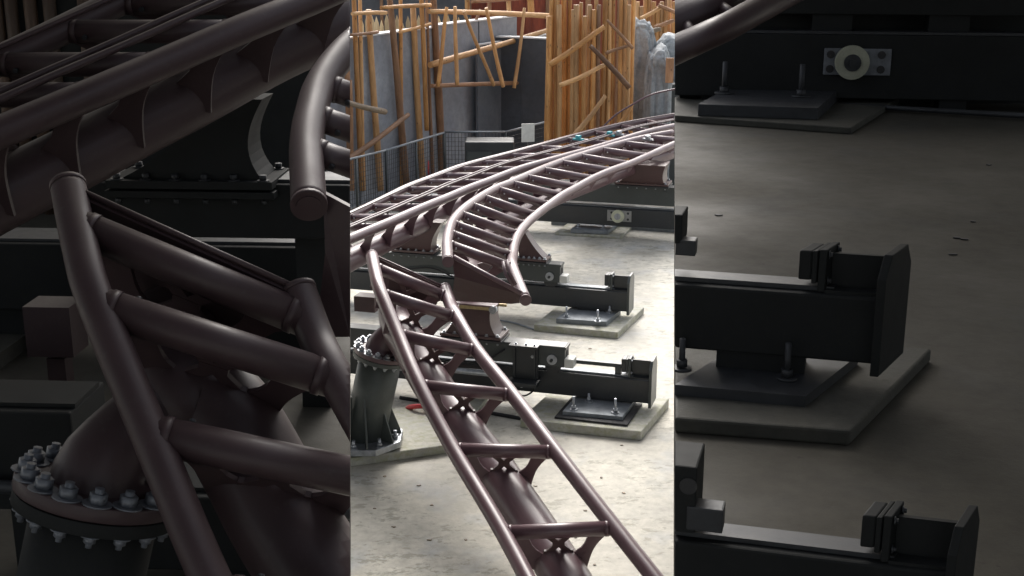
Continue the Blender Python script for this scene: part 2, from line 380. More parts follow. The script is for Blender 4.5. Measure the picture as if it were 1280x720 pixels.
def wheel(t,c,u,v,S,mats=('cream wheel','galvanised','black paint'),r=.09,parent=None,name='wheel'):
    """disc facing the viewer (axis -v)"""
    bm=BM(); tube(bm,[c,c-v*.05*S],r*S,28); tube(bm,[c-v*.05*S,c-v*.056*S],r*.86*S,28)
    w=t.part(name,bm,mats[0],parent=parent)
    bm=BM(); tube(bm,[c-v*.056*S,c-v*.072*S],r*.5*S,20); tube(bm,[c-v*.07*S,c-v*.10*S],r*.24*S,6); t.part('hub',bm,mats[1],parent=w)
    return w
def carriage(label,qr,S,L,u,v,h=.25,w=.2,wheelpos=.15,pad=True,pal=('black paint','green black paint','galvanised','white plastic'),hole=True,flange=None,legs=None,zb=0,wr=.085,plain=False):
    """sliding box beam above a guide beam; qr = lower front right corner"""
    t=Thing('transfer_carriage',label,'carriage',V((qr.x,qr.y,zb)),'sliding carriages on the guide beams')
    ax=(u,v,Z3); w*=S; h*=S
    bm=BM(); box(bm,qr-u*L/2+v*w/2+Z3*h/2,ax,(L,w,h)); t.part('carriage_beam',bm,pal[1],bev=.01*S)
    if hole:
        bm=BM(); c=qr+u*.001+v*w*.5+Z3*h*.55; tube(bm,[c,c+u*.004],h*.2,18); t.part('end_hole',bm,'rubber mat')
        bm=BM(); x,y,z=frame_from(u); pts=[]
        box(bm,qr+u*.006+v*w*.5+Z3*(h-.02),ax,(.012,w*1.02,.03)); t.part('end_lip',bm,pal[1])
    if wheelpos:
        c=qr-u*wheelpos*S+Z3*.03*S-v*.002
        bm=BM(); tube(bm,[c+v*.03*S-Z3*.03*S,c+v*.1*S-Z3*.03*S],wr*1.1*S,28); t.part('running_wheel',bm,pal[0])
        cc=c+Z3*.06*S
        bm=BM(); tube(bm,[cc,cc-v*.02*S],.06*S,26); tube(bm,[cc-v*.02*S,cc-v*.03*S],.045*S,24)
        ww=t.part('wheel',bm,pal[2]); bm=BM(); tube(bm,[cc-v*.03*S,cc-v*.06*S],.02*S,6); t.part('hub',bm,pal[0],parent=ww)
    if pad:
        bm=BM(); box(bm,qr+u*.05*S+v*.06*S+Z3*.06*S,ax,(.11*S,.16*S,.11*S)); t.part('buffer_pad',bm,pal[3],bev=.012*S)
    return t
# carriage on beam B
qcb=G(706,460,.56)
cb=carriage('near sliding carriage with small steel wheel and white pad, in front of the yard centre',qcb,1,5,ua,va,h=.25)
bm=BM(); c=qcb-ua*.46-va*.03+Z3*.02
box(bm,c,(ua,va,Z3),(.30,.05,.42),bev=.01); box(bm,c+Z3*.23-va*.05,(ua,va,Z3),(.34,.12,.03)); box(bm,c-Z3*.20-va*.09,(ua,va,Z3),(.36,.2,.05),bev=.01); box(bm,c-ua*.12-va*.04,(ua,va,Z3),(.02,.03,.38)); box(bm,c+ua*.12-va*.04,(ua,va,Z3),(.02,.03,.38))
cb.part('guide_bracket',bm,'black paint')
for args in [(c+ua*du-va*.05+Z3*.24,Z3,.012,.02) for du in (-.1,.02,.12)]+[(c-ua*.02-va*.09-Z3*.24,-va,.014,.02),(c+ua*.09-va*.026+Z3*.1,-va,.01,.01)]:
    bm=BM(); bolt_bm(bm,*args); cb.part('bolt',bm,'galvanised')
bm=BM(); tube(bm,[qcb-ua*.75-va*.1-Z3*.12,qcb-ua*2.4-va*.1-Z3*.12],.035,14); cb.part('drive_rod',bm,'galvanised')
# carriage on beam A
qca=G(700,354,.55)
ca=carriage('middle sliding carriage carrying the curved track, wheel and white pad at its right end',qca,1,5.6,ua,va,h=.27)
# carriage C
qcc=G(900,262,.62)
cc_=carriage('far dark sliding carriage at the right edge below the far track',qcc,1.15,5.2,ua,va,h=.3,wheelpos=None,pad=False,hole=False)
# cream wheel with white plate on beam C
pw=G(773,269,.36); tw=Thing('guide_wheel','cream guide wheel on a white four-hole plate, on the far guide beam','wheel',pw,None)
vv=va; f0=D(773,269,(qC-V((0,0,H))).length) 
def on_face(x,y,q,v):   # point on the vertical plane through q with normal v
    r=ray(x,y); o=V((0,0,H)); return o+r*((q-o).dot(v)/r.dot(v))
pw=on_face(773,269.5,qC,va)-va*.03; tw.o.location=pw; tw.loc=pw.copy()
bm=BM(); box(bm,pw+ua*.02+va*.01,(ua,va,Z3),(.44,.02,.2),bev=.006); 
mp=tw.part('mounting_plate',bm,'grey plastic')
for du in (-.14,.16):
    for dz in (-.055,.055):
        bm=BM(); tube(bm,[pw+ua*(du+.02)+Z3*dz,pw+ua*(du+.02)+Z3*dz-va*.004],.022,12); tw.part('slot',bm,'black paint',parent=mp)
wheel(tw,pw,ua,va,1.0,r=.115)

# pedestals (brown gusseted stands bolted on the carriages)
def pedestal(label,pbase,u,v,lw,lv,top,hz,mat='brown paint dark',steel='galvanised',fm='black paint',S=1,tw_=.28):
    """pbase centre of flange (on carriage), top = centre of upper end"""
    t=Thing('track_pedestal',label,'pedestal',pbase,'brown pedestals between carriage and track')
    bm=BM(); box(bm,pbase+Z3*.02*S,(u,v,Z3),(lw,lv,.035*S)); t.part('base_flange',bm,mat,bev=.004)
    bm=BM(); box(bm,pbase-Z3*.022*S,(u,v,Z3),(lw*1.02,lv*1.02,.03*S)); t.part('lower_flange',bm,fm,bev=.004)
    bm=BM(); n=10; fl=[]
    # waisted box: cross-sections shrinking upward
    rows=[]
    for i in range(n+1):
        s=i/n; c=(pbase+Z3*.035*S).lerp(top,s); e=(1-s)**2.6
        a=tw_*S*.5+(lw*.5*.86-tw_*S*.5)*e; b=tw_*S*.42+(lv*.5*.8-tw_*S*.42)*e*.6
        rows.append([bm.verts.new(c+u*x*a+v*y*b) for x,y in ((-1,-1),(1,-1),(1,1),(-1,1))])
    for a,b in zip(rows,rows[1:]):
        for k in range(4): bm.faces.new((a[k],a[(k+1)%4],b[(k+1)%4],b[k]))
    bm.faces.new(rows[0][::-1]); bm.faces.new(rows[-1]); t.part('waisted_stand',bm,mat)
    for k in range(6):
        x=-.44+.88*k/5
        for sv in (-.42,.42): bm=BM(); bolt_bm(bm,pbase+u*lw*x+v*lv*sv+Z3*.038*S,Z3,.014*S,.022*S); t.part('bolt',bm,steel)
    for k in range(6): bm=BM(); bolt_bm(bm,pbase+u*lw*(-.44+.88*k/5)-v*lv*.42-Z3*.04*S,-Z3,.012*S,.02*S,False); t.part('bolt',bm,steel)
    return t

# ============================================================ CENTRE : tracks
T1px=[(465,320,556,361),(473,354-22,560,366),(475,364,570,394),(497,417,597,437),(524,481,640,493),(566,561,694,564),(628,665,767,658),(700,800,870,785)]
T1px=[(465,320,556,361),(470,345,563,380),(476,366,571,396),(497,417,596,438),(524,481,640,493),(566,561,694,564),(628,665,768,659),(694,790,860,775)]
z1=[2.0,1.95,1.88,1.63,1.36,1.03,.72,.45]
P1=solve([(a,b,c,d,z) for (a,b,c,d),z in zip(T1px,z1)],.86)
t1=Thing('switch_track','near brown coaster track running to the bottom of the picture, its open end upper left','coaster track',G(620,700,0),'brown coaster tracks')
L1,R1,fr1=track(t1,P1,ties=[.55,2,3,4,5,6],plate=(.40,.18,0),rr=.068,tie_r=.062,spine=(.41,.195))
T2px=[(560,327,657,375),(559,304,641,334),(561,291,641,320),(565,279,643,306),(574,267,648,293),(587,256,657,281),(602,246,670,269),(620,236,687,256),(638,229,704,244),(656,221,722,234),(677,212,742,223),(700,203,765,213),(724,195,787,205),(750,187,810,195),(778,179,832,185),(808,172,856,175),(840,166,880,168)]
z2=[1.95,1.94,1.93,1.92,1.91,1.9,1.88,1.86,1.84,1.82,1.8,1.78,1.77,1.76,1.75,1.75,1.75]
P2=solve([(a,b,c,d,z) for (a,b,c,d),z in zip(T2px,z2)],.9)
t2=Thing('curved_track','curved brown ladder-like coaster track whose two rail ends stop in mid air over the yard','coaster track',G(620,400,0),'brown coaster tracks')
L2,R2,fr2=track(t2,P2,ties=list(range(1,17)),spine=(.36,.13),plate=None,brk=False,tie_r=.060,spine_from=1.4)
# deep dark end box under the curved track's open end
m,a,T,N=fr2(1); g=.45
bm=BM()
front=[v_ for v_ in [D(566,322,P2[0][2]*1.01),D(650,367,P2[0][3]*1.0),D(650,378,P2[0][3]*1.01),D(640,379,P2[0][3]*1.02),D(563,375,P2[0][2]*1.05),D(567,362,P2[0][2]*1.03),D(569,345,P2[0][2]*1.01)]]
nn=(front[1]-front[0]).cross(front[4]-front[0]).normalized()
prism(bm,front,nn,.025); t2.part('end_plate',bm,'brown paint dark')
bm=BM(); tube(bm,[D(567,321,P2[0][2]*1.0),D(652,367,P2[0][3]*.995)],.026,12); t2.part('plate_flange',bm,'brown paint')
bm=BM(); tube(bm,[D(629,327,P2[0][3]*.985),D(632,343,P2[0][3]*.98),D(642,358,P2[0][3]*.98)],.018,10); tube(bm,[D(634,325,P2[0][3]*.985),D(637,342,P2[0][3]*.98),D(645,356,P2[0][3]*.98)],.018,10); t2.part('cable_conduit',bm,'brown paint')
T3px=[(330,321,388,321),(358,308,415,308),(384,296,444,296),(410,283,475,283),(436,271,503,271),(463,258,533,258),(485,247,560,247),(507,236,586,236),(530,227,610,227),(551,219,630,219),(572,211,652,211),(600,203,680,203),(635,194,709,195),(672,184,738,187),(708,174,765,179),(742,165,790,171),(775,157,815,164),(808,151,838,159),(843,145,866,154),(880,140,896,149)]
P3=solve([(a,b,c,d,1.75) for (a,b,c,d) in T3px],.88)
t3=Thing('straight_track','long brown coaster track with a lift channel down its middle, rising from the left edge','coaster track',G(500,330,0),'brown coaster tracks')
L3,R3,fr3=track(t3,P3,ties=list(range(0,19)),spine=(.38,.14),brk=False,tie_r=.05,capend=False)
for offx,mt,rad in ((.12,'brown paint',.014),(.20,'brown paint dark',.016)):
    bm=BM(); tube(bm,[fr3(i)[0]+fr3(i)[1]*offx+fr3(i)[3]*.07 for i in range(len(L3))],rad,8); t3.part('lift_channel',bm,mt)
bm=BM(); tube(bm,[fr3(i)[0]-fr3(i)[1]*.33+fr3(i)[3]*.07 for i in range(len(L3))],.012,8); t3.part('lift_channel',bm,'brown paint dark')
for k,(x,y) in enumerate([(723,171),(762,166),(810,171),(774,165)]):
    i=min(range(len(L3)),key=lambda i:abs(D(x,y,1).x*0+ (L3[i]-D(x,y,depth(x,y,1.8))).length))
    m,a,T,N=fr3(i); p=G(x,y,1.85); bm=BM(); box(bm,p,(a,T,N),(.07,.10,.05),bev=.008); box(bm,p-N*.045,(a,T,N),(.20,.05,.03)); o=t3.part('sensor',bm,['teal plastic' if k<2 else 'galvanised'])
# pedestals
pf=on_face(517,318,qca,va)+va*.1; 
pedestal('dark brown pedestal under the straight track, left of the curved track end',V((pf.x,pf.y,qca.z+.27+.03)),ua,va,.66,.34,G(540,278,1.42)+va*.12,.5)
pf=on_face(590,417,qcb,va)+va*.1
pedestal('brown pedestal below the brass roller plate, on the near carriage',V((pf.x,pf.y,qcb.z+.25+.03)),ua,va,.74,.36,on_face(592,386,qcb,va)+va*.14,.3,tw_=.42)
pf=on_face(665,327,qca,va)+va*.1
pedestal('small brown pedestal partly hidden by the curved track, at its right rail',V((pf.x,pf.y,qca.z+.27+.03)),ua,va,.44,.30,on_face(646,292,qca,va)+va*.15,.3,tw_=.22)
pf=on_face(803,236,qcc,va)+va*.1
pedestal('far brown pedestal under the curved track at the right edge',V((pf.x,pf.y,qcc.z+.345+.03)),ua,va,.95,.45,G(812,205,1.42)+va*.12,.5,tw_=.6)
# brass roller plate
p=on_face(597,383,qcb,va)+va*.02
t=Thing('roller_plate','brass locking bar with a steel roller under the curved track end plate','roller plate',p)
bm=BM(); box(bm,p,(ua,va,Z3),(.42,.14,.05),bev=.004); t.part('bar',bm,'brass')
bm=BM(); box(bm,p+Z3*.035,(ua,va,Z3),(.48,.2,.018)); t.part('slide_strip',bm,'brown paint')
bm=BM(); c=p+ua*.21-va*.06; tube(bm,[c,c-va*.06],.045,20); tube(bm,[c-va*.06,c-va*.075],.02,8); t.part('roller',bm,'galvanised')
bm=BM(); box(bm,p+ua*.27+va*.05+Z3*.02,(ua,va,Z3),(.12,.03,.03)); t.part('latch',bm,'brass')
# brown box behind open end of near track
p=G(459,378,.85); bm=BM(); box(bm,p,(ua,va,Z3),(.28,.2,.2)); single('junction_box',bm,'brown paint dark','plain dark brown steel box behind the top of the near track left rail','box',bev=.006)

# column under near track
def column(label,base,top,spt,r,pal=('grey green paint','brown paint','galvanised','plinth concrete','galvanised'),S=1,nb=16,showbase=True,axis_up=None):
    t=Thing('support_column',label,'column',base,'leaning support columns')
    ax=(top-base).normalized(); x,y,z=frame_from(ax)
    bm=BM(); tube(bm,[base+Z3*.02-ax*.02,base.lerp(top,.5),top],r,40); t.part('tube',bm,pal[0])
    bm=BM(); tube(bm,[top-ax*.05*S,top-ax*.005],r*1.32,44); t.part('lower_flange',bm,pal[0],bev=.004)
    bm=BM(); tube(bm,[top,top+ax*.05*S],r*1.34,44); fl=t.part('upper_flange',bm,pal[1],bev=.006)
    bm=BM(); k=9; pts=catmull([top+ax*.04*S,top+ax*.12*S,(top+ax*.2*S).lerp(spt,.5),spt],3)
    tube(bm,pts,[r*.9-(r*.42)*(i/k)**.7 for i in range(k+1)],36); t.part('stub',bm,pal[1])
    for i in range(nb):
        a=2*math.pi*i/nb; p=top+(x*math.cos(a)+y*math.sin(a))*r*1.17
        bm=BM(); bolt_bm(bm,p+ax*.05*S,ax,.025*S,.034*S,rod=.02*S); bolt_bm(bm,p-ax*.05*S,-ax,.017*S,.022*S,rod=.02*S); t.part('bolt',bm,pal[2])
    if showbase:
        bm=BM(); prism(bm,[base+V((math.cos(a),math.sin(a),0))*r*1.95 for a in [math.pi/8+math.pi/4*i for i in range(8)]],Z3,.07); bp=t.part('base_plate',bm,pal[4],bev=.006)
        for i in range(8):
            a=math.pi/4*i+.2; d=V((math.cos(a),math.sin(a),0)); bm=BM(); q=base+Z3*.035
            prism(bm,[q+d*r*.9,q+d*r*1.8,q+d*r*1.76+Z3*.04,q+d*r*1.02+Z3*.5,q+d*r*.8+Z3*.5],Z3.cross(d),.018); t.part('gusset',bm,pal[0])
            d=V((math.cos(a+.39),math.sin(a+.39),0)); bm=BM(); p=base+d*r*1.55+Z3*.035; bolt_bm(bm,p,Z3,.03,.035,rod=.05); t.part('anchor_bolt',bm,pal[2])
    return t
cb0=G(455,548,.15); ct0=G(477,442,1.12); sp1=fr1(11)[0]-fr1(11)[3]*.41
column('leaning dark green column with bolted brown flange under the near track, at the left edge',cb0,ct0,sp1,.225)
slab('concrete_plinth',(380,592),(566,566),(610,505),0,.10,'plinth concrete','mossy concrete plinth under the octagonal foot of the green column','plinth','concrete plinths')
# red hose
p=[G(508,517,.02),G(510,510,.1),G(520,508,.16),G(536,508,.17),G(560,514,.1),G(575,520,.02)]
bm=BM(); tube(bm,catmull(p,6),.028,12); single('hose',bm,'red rubber','short red hose arching up beside the near track','hose')
p=[G(500,497,.02),G(560,507,.02),G(640,521,.02),G(700,533,.02)]
bm=BM(); tube(bm,catmull(p,6),.022,10); single('cable',bm,'rubber mat','black cable on the floor behind the near track','cable')

def hose(label,pts,r=.014,mat='rubber mat',cat='hose',name='hose'):
    bm=BM(); tube(bm,catmull(pts,7),r,10); single(name,bm,mat,label,cat)
fp=lambda x,y,q,off=.03: on_face(x,y,q,va)-va*off
hose('black hose looping along the near sliding carriage left of its bracket',[fp(560,438,qcb),fp(585,449,qcb,.08),fp(612,446,qcb,.08),fp(632,436,qcb)],.012)
hose('black hose hanging below the near sliding carriage bracket',[fp(640,470,qB),fp(652,490,qB,.1),fp(668,486,qB,.1),fp(676,470,qB)],.010)
hose('thin black cable drooping along the middle sliding carriage',[fp(470,326,qca),fp(500,335,qca,.05),fp(540,334,qca,.05),fp(566,345,qca)],.010)
hose('thin grey conduit lying beside the middle guide beam on the floor',[G(560,392,.02),G(600,397,.02),G(640,403,.02),G(668,412,.02)],.012,'dull steel')
# ============================================================ CENTRE : background
def wallpiece(name,pxl,pxr,ztop,Zl,Zr,mat,label,cat,th=.25,coping=True,zb=0):
    def tp(x,Z):
        y=360.; 
        for _ in range(40): y=360+F*(((H-ztop)/Z-sn)/cs)
        return D(x,y,Z)
    a=tp(pxl,Zl); b=tp(pxr,Zr); a.z=b.z=0; u=(b-a).normalized(); v=V((-u.y,u.x,0))
    L=(b-a).length; t=Thing(name,label,cat,V((a.x,a.y,zb)))
    bm=BM(); box(bm,(a+b)/2+v*th/2+Z3*((ztop+zb)/2),(u,v,Z3),(L,th,ztop-zb)); t.part('panel',bm,mat)
    if coping: bm=BM(); box(bm,(a+b)/2+v*th/2+Z3*(ztop+.015),(u,v,Z3),(L,th+.04,.03)); t.part('coping',bm,'pale coping')
    n=max(2,int(L/1.25)); 
    for i in range(1,n):
        bm=BM(); box(bm,a+u*L*i/n-v*.004+Z3*(ztop+zb)/2,(u,v,Z3),(.025,.012,ztop-zb)); t.part('joint_strip',bm,'dark wall')
    return t
ztw=3.3
WA=G(438,48,ztw); WB=G(645,22,ztw); WA.z=WB.z=0; _,WV,_=axes(WB-WA)
wallpiece('concrete_wall',250,545,ztw,depth(250,71.6,ztw),depth(545,35,ztw),'grey wall','long blue grey concrete wall behind the leaning poles, at the left','wall')
wallpiece('concrete_wall',546,646,ztw,depth(545,34,ztw)*1.01,depth(646,21,ztw),'grey wall','grey concrete wall end behind the crossed poles, with pale top edge','wall')
o_=WA-WV*.06; a=on_face(597,57,o_,WV); b=on_face(684,50,o_,WV); zt=a.z; a.z=b.z=0
u_,v_,_=axes(b-a); t=Thing('dark_wall','slate grey lower wall behind the feet of the crossed poles','wall',a)
bm=BM(); box(bm,(a+b)/2+v_*.03+Z3*zt/2,(u_,v_,Z3),((b-a).length,.06,zt)); t.part('panel',bm,'slate wall')
bm=BM(); box(bm,(a+b)/2+v_*.02+Z3*(zt+.015),(u_,v_,Z3),((b-a).length,.10,.03)); t.part('coping',bm,'pale coping')
wallpiece('concrete_wall',620,684,2.9,29.5,29,'dark wall','dark grey wall section beside the log palisade','wall')
o_=WA-WV*.16; a=on_face(656,63,o_,WV); b=on_face(686,60,o_,WV); zt=a.z; a.z=b.z=0
t=Thing('concrete_block','small grey concrete block left of the log palisade','block',a)
bm=BM(); box(bm,(a+b)/2+v_*.045+Z3*zt/2,(u_,v_,Z3),((b-a).length,.09,zt)); t.part('body',bm,'slate wall')
bm=BM(); box(bm,(a+b)/2+v_*.04+Z3*(zt+.02),(u_,v_,Z3),((b-a).length,.13,.04)); t.part('cap',bm,'pale coping')
# buildings behind
def facade(name,x0,x1,ytop,Z,mat,label,cat,zb=0,boards=8,d=.5):
    a=D(x0,200,Z); b=D(x1,200,Z); a.z=b.z=0; top=5.3
    u=(b-a).normalized(); v=V((-u.y,u.x,0)); t=Thing(name,label,cat,a); L=(b-a).length
    bm=BM(); box(bm,(a+b)/2+v*d/2+Z3*top/2,(u,v,Z3),(L,d,top)); t.part('wall',bm,mat)
    for i in range(boards+1):
        bm=BM(); box(bm,a+u*L*i/boards-v*.03+Z3*top/2,(u,v,Z3),(.08 if mat!='red stained timber' else .14,.06,top)); t.part('post',bm,mat if i%2 else 'brown pine')
    return t
facade('timber_building',588,900,0,35,'red stained timber','orange red stained timber building behind the crossed poles','building',boards=13)
facade('dark_building',60,588,0,34,'dark wall','dark building behind the picket fence at the upper left','building',boards=5)
# picket fence
t=Thing('picket_fence','row of pale pointed pickets standing above the grey wall','picket fence',D(500,227,29))
for i in range(22):
    x=452+i*6.4+random.uniform(-1,1); top=random.uniform(17,24)+ (0 if i%4 else 5); p=D(x,top,29.2); w=.05; bm=BM()
    zt=p.z; prism(bm,[V((p.x-w,p.y,1.5)),V((p.x+w,p.y,1.5)),V((p.x+w,p.y,zt-.16)),V((p.x,p.y,zt)),V((p.x-w,p.y,zt-.16))],V((0,1,0)),.05); t.part('picket',bm,'picket pine')
bm=BM(); box(bm,D(519,60,29.3)*1.0,((1,0,0),(0,1,0),(0,0,1)),(3,.05,.08)); t.part('rail',bm,'picket pine')
# people silhouettes are not legible in the photograph: only the pale patches between the pickets
# logs
def log(p,q,Zp,Zq,w,mat,label,group,bend=.0,cat='log',n=10,third=None,name='log_pole'):
    """straight-ish round log between two picture points; local z runs along the log so that grain follows it"""
    a=D(p[0],p[1],Zp); b=D(q[0],q[1],Zq)
    if a.z>b.z: a,b=b,a
    r=w/2/F*(Zp+Zq)/2; d=(b-a); L=d.length; x,y,z=frame_from(d)
    bm=BM(); pts=[];rad=[]; ph=random.uniform(0,6); 
    for i in range(n+1):
        s=i/n; pts.append(V((math.sin(s*5+ph)*r*.22+bend*math.sin(math.pi*s),math.cos(s*4+ph)*r*.2,s*L))); rad.append(r*(1.1-.2*s)*random.uniform(.95,1.05))
    rad[0]*=.93; rad[-1]*=.93
    tube(bm,pts,rad,14)
    finish(bm); me=bpy.data.meshes.new(name); bm.to_mesh(me); bm.free(); me.materials.append(MATS[mat])
    o=bpy.data.objects.new(name,me); COL.objects.link(o)
    o.matrix_world=Matrix((( x.x,y.x,z.x,a.x),(x.y,y.y,z.y,a.y),(x.z,y.z,z.z,a.z),(0,0,0,1)))
    o['label']=label; o['category']=cat; o['group']=group
    return o
GU='upright poles leaning on the grey wall'; GC='crossed poles nailed to the fence'
def zc(p): return (p-CAM).dot(V((0,cs,-sn)))
CAM=V((0,0,H))
def lg(x0,y0,x1,y1,w,mat,label,group=GU,dz=0,**k):
    o=WA-WV*(.16-dz); a=on_face(x0,y0,o,WV); b=on_face(x1,y1,o,WV)
    return log((x0,y0),(x1,y1),zc(a),zc(b),w,mat,label,group,**k)
def up(x0,y0,x1,w,mat,label,dz=0):
    o=WA-WV*(.14-dz); a=on_face(x0,y0,o,WV); b=on_face(x1,238,o,WV)
    if b.z<0: b=a.lerp(b,a.z/(a.z-b.z))
    q=(b-CAM); d=zc(b); return log((x0,y0),(640+F*q.x/d,360-F*(q.z*cs+q.y*sn)/d),zc(a),d,w,mat,label,GU)
up(441,-25,453,6.5,'orange pine','slim orange pole, leftmost of the tall ones that rise past the wall top')
up(461,12,475,8,'pale pine','pale upright pole whose sawn top shows just above the wall at far left')
up(484,-25,510,8.5,'brown pine','brown leaning pole crossing in front of the grey wall, next to the pale sawn-off one',-.05)
up(516,8,529,8,'pale pine','pale straight pole standing left of the slim orange one that stops short')
up(541,-25,553,9.5,'brown pine','thick brown post where the two grey walls meet',.05)
lg(525,-25,534,163,6,'orange pine','slim orange pole that stops short of the ground',dz=-.12)
lg(583,-22,584,13,6,'orange pine','orange post stub rising behind the longest level pole',GC,.35)
lg(613,-22,612,14,5,'brown pine','brown post stub above the feet of the middle crossed poles',GC,.35)
lg(634,-22,637,17,5,'pale pine','pale post stub rising right of centre above the level pole',GC,.35)
lg(664,-22,663,18,8,'orange pine','thick orange post stub next to the log palisade',GC,.35)
lg(590,2,690,-6,5,'brown pine','high level brown pole near the top border',GC,.2)
lg(500,40,538,30,4,'pale pine','short pale rail above the wall top beside the thick brown post',GC,-.1)
up(432,-20,437,7,'brown pine','broad brown post right at the left edge of the yard')
up(533,-10,541,4.5,'brown pine','thin brown pole beside the slim orange one that stops short',.08)
up(449,-20,455,5,'pale pine','slender pole with pale bark just right of the leftmost orange one',.06)
up(500,-20,503,5,'orange pine','slender orange pole between the two thick brown ones',.06)
lg(438,44,472,40,4,'brown pine','short thin rail just above the wall top at far left',GC,-.1)
up(437,100,441,6,'brown pine','brown pole at the very left edge of the yard, short top',-.1)
lg(440,17,483,16,5,'pale pine','short level pole at the upper left, over the pickets',GC,-.15)
lg(476,10,538,6,5,'orange pine','slim level orange pole tied over two posts',GC,-.2)
lg(536,14,693,20,6.5,'pale pine','longest level pole, nailed across the tops of the crossed poles',GC,-.25)
lg(538,82,689,36,7,'pale pine','long pole sloping up to the right behind the crossed ones',GC,-.2)
lg(539,108,699,101,5.5,'brown pine','lowest level pole under the feet of the crossed poles',GC,-.3)
lg(559,9,547,108,5,'orange pine','orange slanting pole, leftmost of the crossed set',GC,-.5)
lg(569,8,571,106,5,'pale pine','thin upright pale pole of the crossed set',GC,-.5)
lg(580,14,617,107,4.5,'pale pine','pale pole leaning left from its foot, third of the crossed set',GC,-.5)
lg(607,10,629,108,5,'pale pine','pale pole leaning left, just right of the third crossed one',GC,-.5)
lg(656,10,643,110,4.5,'pale pine','thin pole leaning right beside the log palisade',GC,-.5)
lg(430,127,481,140,7,'grey log','weathered grey log crossing the poles at the left edge',GC,-.35)
lg(430,203,511,144,7,'brown pine','brown brace rising right across the poles at lower left',GC,-.4)
lg(585,48,600,12,4,'brown pine','short brown stick behind the level pole',GC,.4)
# palisade
ZP=25.3
t=Thing('log_palisade','tall palisade of close-set upright logs in the middle right background','palisade',D(735,240,ZP))
x=681
while x<792:
    w=random.uniform(4.5,7.5); top=random.choice([-28,-28,-20,6,12,20,-28,3]) if x<740 else random.choice([-28,-28,-28,-15,6])
    zz=ZP+random.uniform(-.06,.06); a=D(x+w/2,top,zz); r=w/2/F*zz*1.04
    bm=BM(); lean=random.uniform(-.03,.03); n=9; ph=random.uniform(0,6)
    tube(bm,[V((a.x+lean*(i/n)+math.sin(i*.8+ph)*r*.12,a.y,a.z*i/n)) for i in range(n+1)],[r*random.uniform(.93,1.03) for i in range(n+1)],12)
    t.part('pole',bm,random.choice(['orange pine','pale pine','pale pine','orange pine','pale pine','orange pine','brown pine']))
    x+=w*.84
GP='braces nailed over the palisade'
def lp(x0,y0,x1,y1,w,mat,label,dz=-.25,**k): return log((x0,y0),(x1,y1),ZP+dz,ZP+dz,w,mat,label,GP,**k)
lp(687,81,756,34,7,'orange pine','thick orange brace rising right across the palisade')
lp(738,57,787,110,6.5,'dark stained log','dark stained brace falling right across the palisade',-.4)
lp(759,25,791,61,4,'brown pine','thin brace falling right at the palisade top')
lp(757,67,785,57,4,'brown pine','short thin brace near the right end of the palisade')
lp(700,106,755,82,6,'pale pine','pale bowed brace below the thick orange one',-.3,bend=-.12)
lp(716,172,757,120,6,'pale pine','pale brace low on the palisade, left of the rope')
lp(768,165,791,130,5,'orange pine','short orange brace low at the right end of the palisade')
# rope over rock
bm=BM(); tube(bm,catmull([D(745,168,24.6),D(768,145,24.6),D(790,131,24.6),D(815,118,24.6),D(850,110,24.6)],8),.018,8); single('cable',bm,'brown paint','thin brown rope sagging from the palisade over the rock','rope')
# rocks
from mathutils import noise
def rock(label,c,sx,sy,sz,seed):
    bm=BM(); bmesh.ops.create_icosphere(bm,subdivisions=5,radius=1)
    for v in bm.verts:
        p=v.co.copy(); q=V((p.x*2.2+seed,p.y*2.2+seed*2,p.z*.9))
        vd=noise.voronoi(q)[0]; d=noise.fractal(q*1.6,.7,2,6)*.13-min(.2,max(0,.16-(vd[1]-vd[0])))*.6
        x_=math.copysign(abs(p.x)**.6,p.x); y_=math.copysign(abs(p.y)**.6,p.y); z_=math.copysign(abs(p.z)**.35,p.z)
        top=noise.noise(V((p.x*1.6+seed,p.y*1.6,3)))*.10+noise.noise(V((p.x*5+seed,p.y*5,9)))*.03
        v.co=V((c.x+x_*sx*(1+d)*(1.0-.18*p.z),c.y+y_*sy*(1+d),c.z+z_*sz*(1+(top if p.z>0 else 0))))
    for f in bm.faces: f.smooth=True
    return single('rock',bm,'rock',label,'rock','artificial rocks beside the palisade')
def rk(label,x0,x1,ytop,Z,seed):
    a=D(x0,ytop,Z); b=D(x1,ytop,Z); h=a.z; rock(label,V(((a.x+b.x)/2,a.y+.3,h/2-.05)),(b.x-a.x)/2,.5,h/2,seed)
rk('tall pointed blue grey rock right beside the palisade',784,824,23,26.6,1)
rk('lower rounded blue grey rock at the right edge',808,842,56,26.2,5)
rk('pale grey rock with lit top at the right edge behind the others',818,868,42,27.6,9)
# timber behind rock
t=Thing('log_palisade','short far palisade above the rocks at the upper right corner','palisade',D(825,200,30))
x=797
while x<850:
    w=5.5; top=random.choice([2,8,-15,-20,10]); a=D(x,top,30); bm=BM(); tube(bm,[V((a.x,a.y,0)),V((a.x,a.y,a.z*.5)),a],w/2/F*30,10); t.part('pole',bm,random.choice(['orange pine','pale pine'])); x+=5.1
log((800,24),(828,8),29.5,29.5,5,'pale pine','pale sloping pole before the far palisade',GP)
log((823,7),(850,17),29.4,29.4,5,'brown pine','pole falling right at the upper right corner',GP)
log((817,34),(843,26),29.3,29.3,5,'brown pine','dull pole low on the far palisade',GP)
log((811,41),(826,36),29.2,29.2,6,'grey log','short pale grey stub above the rocks',GP)
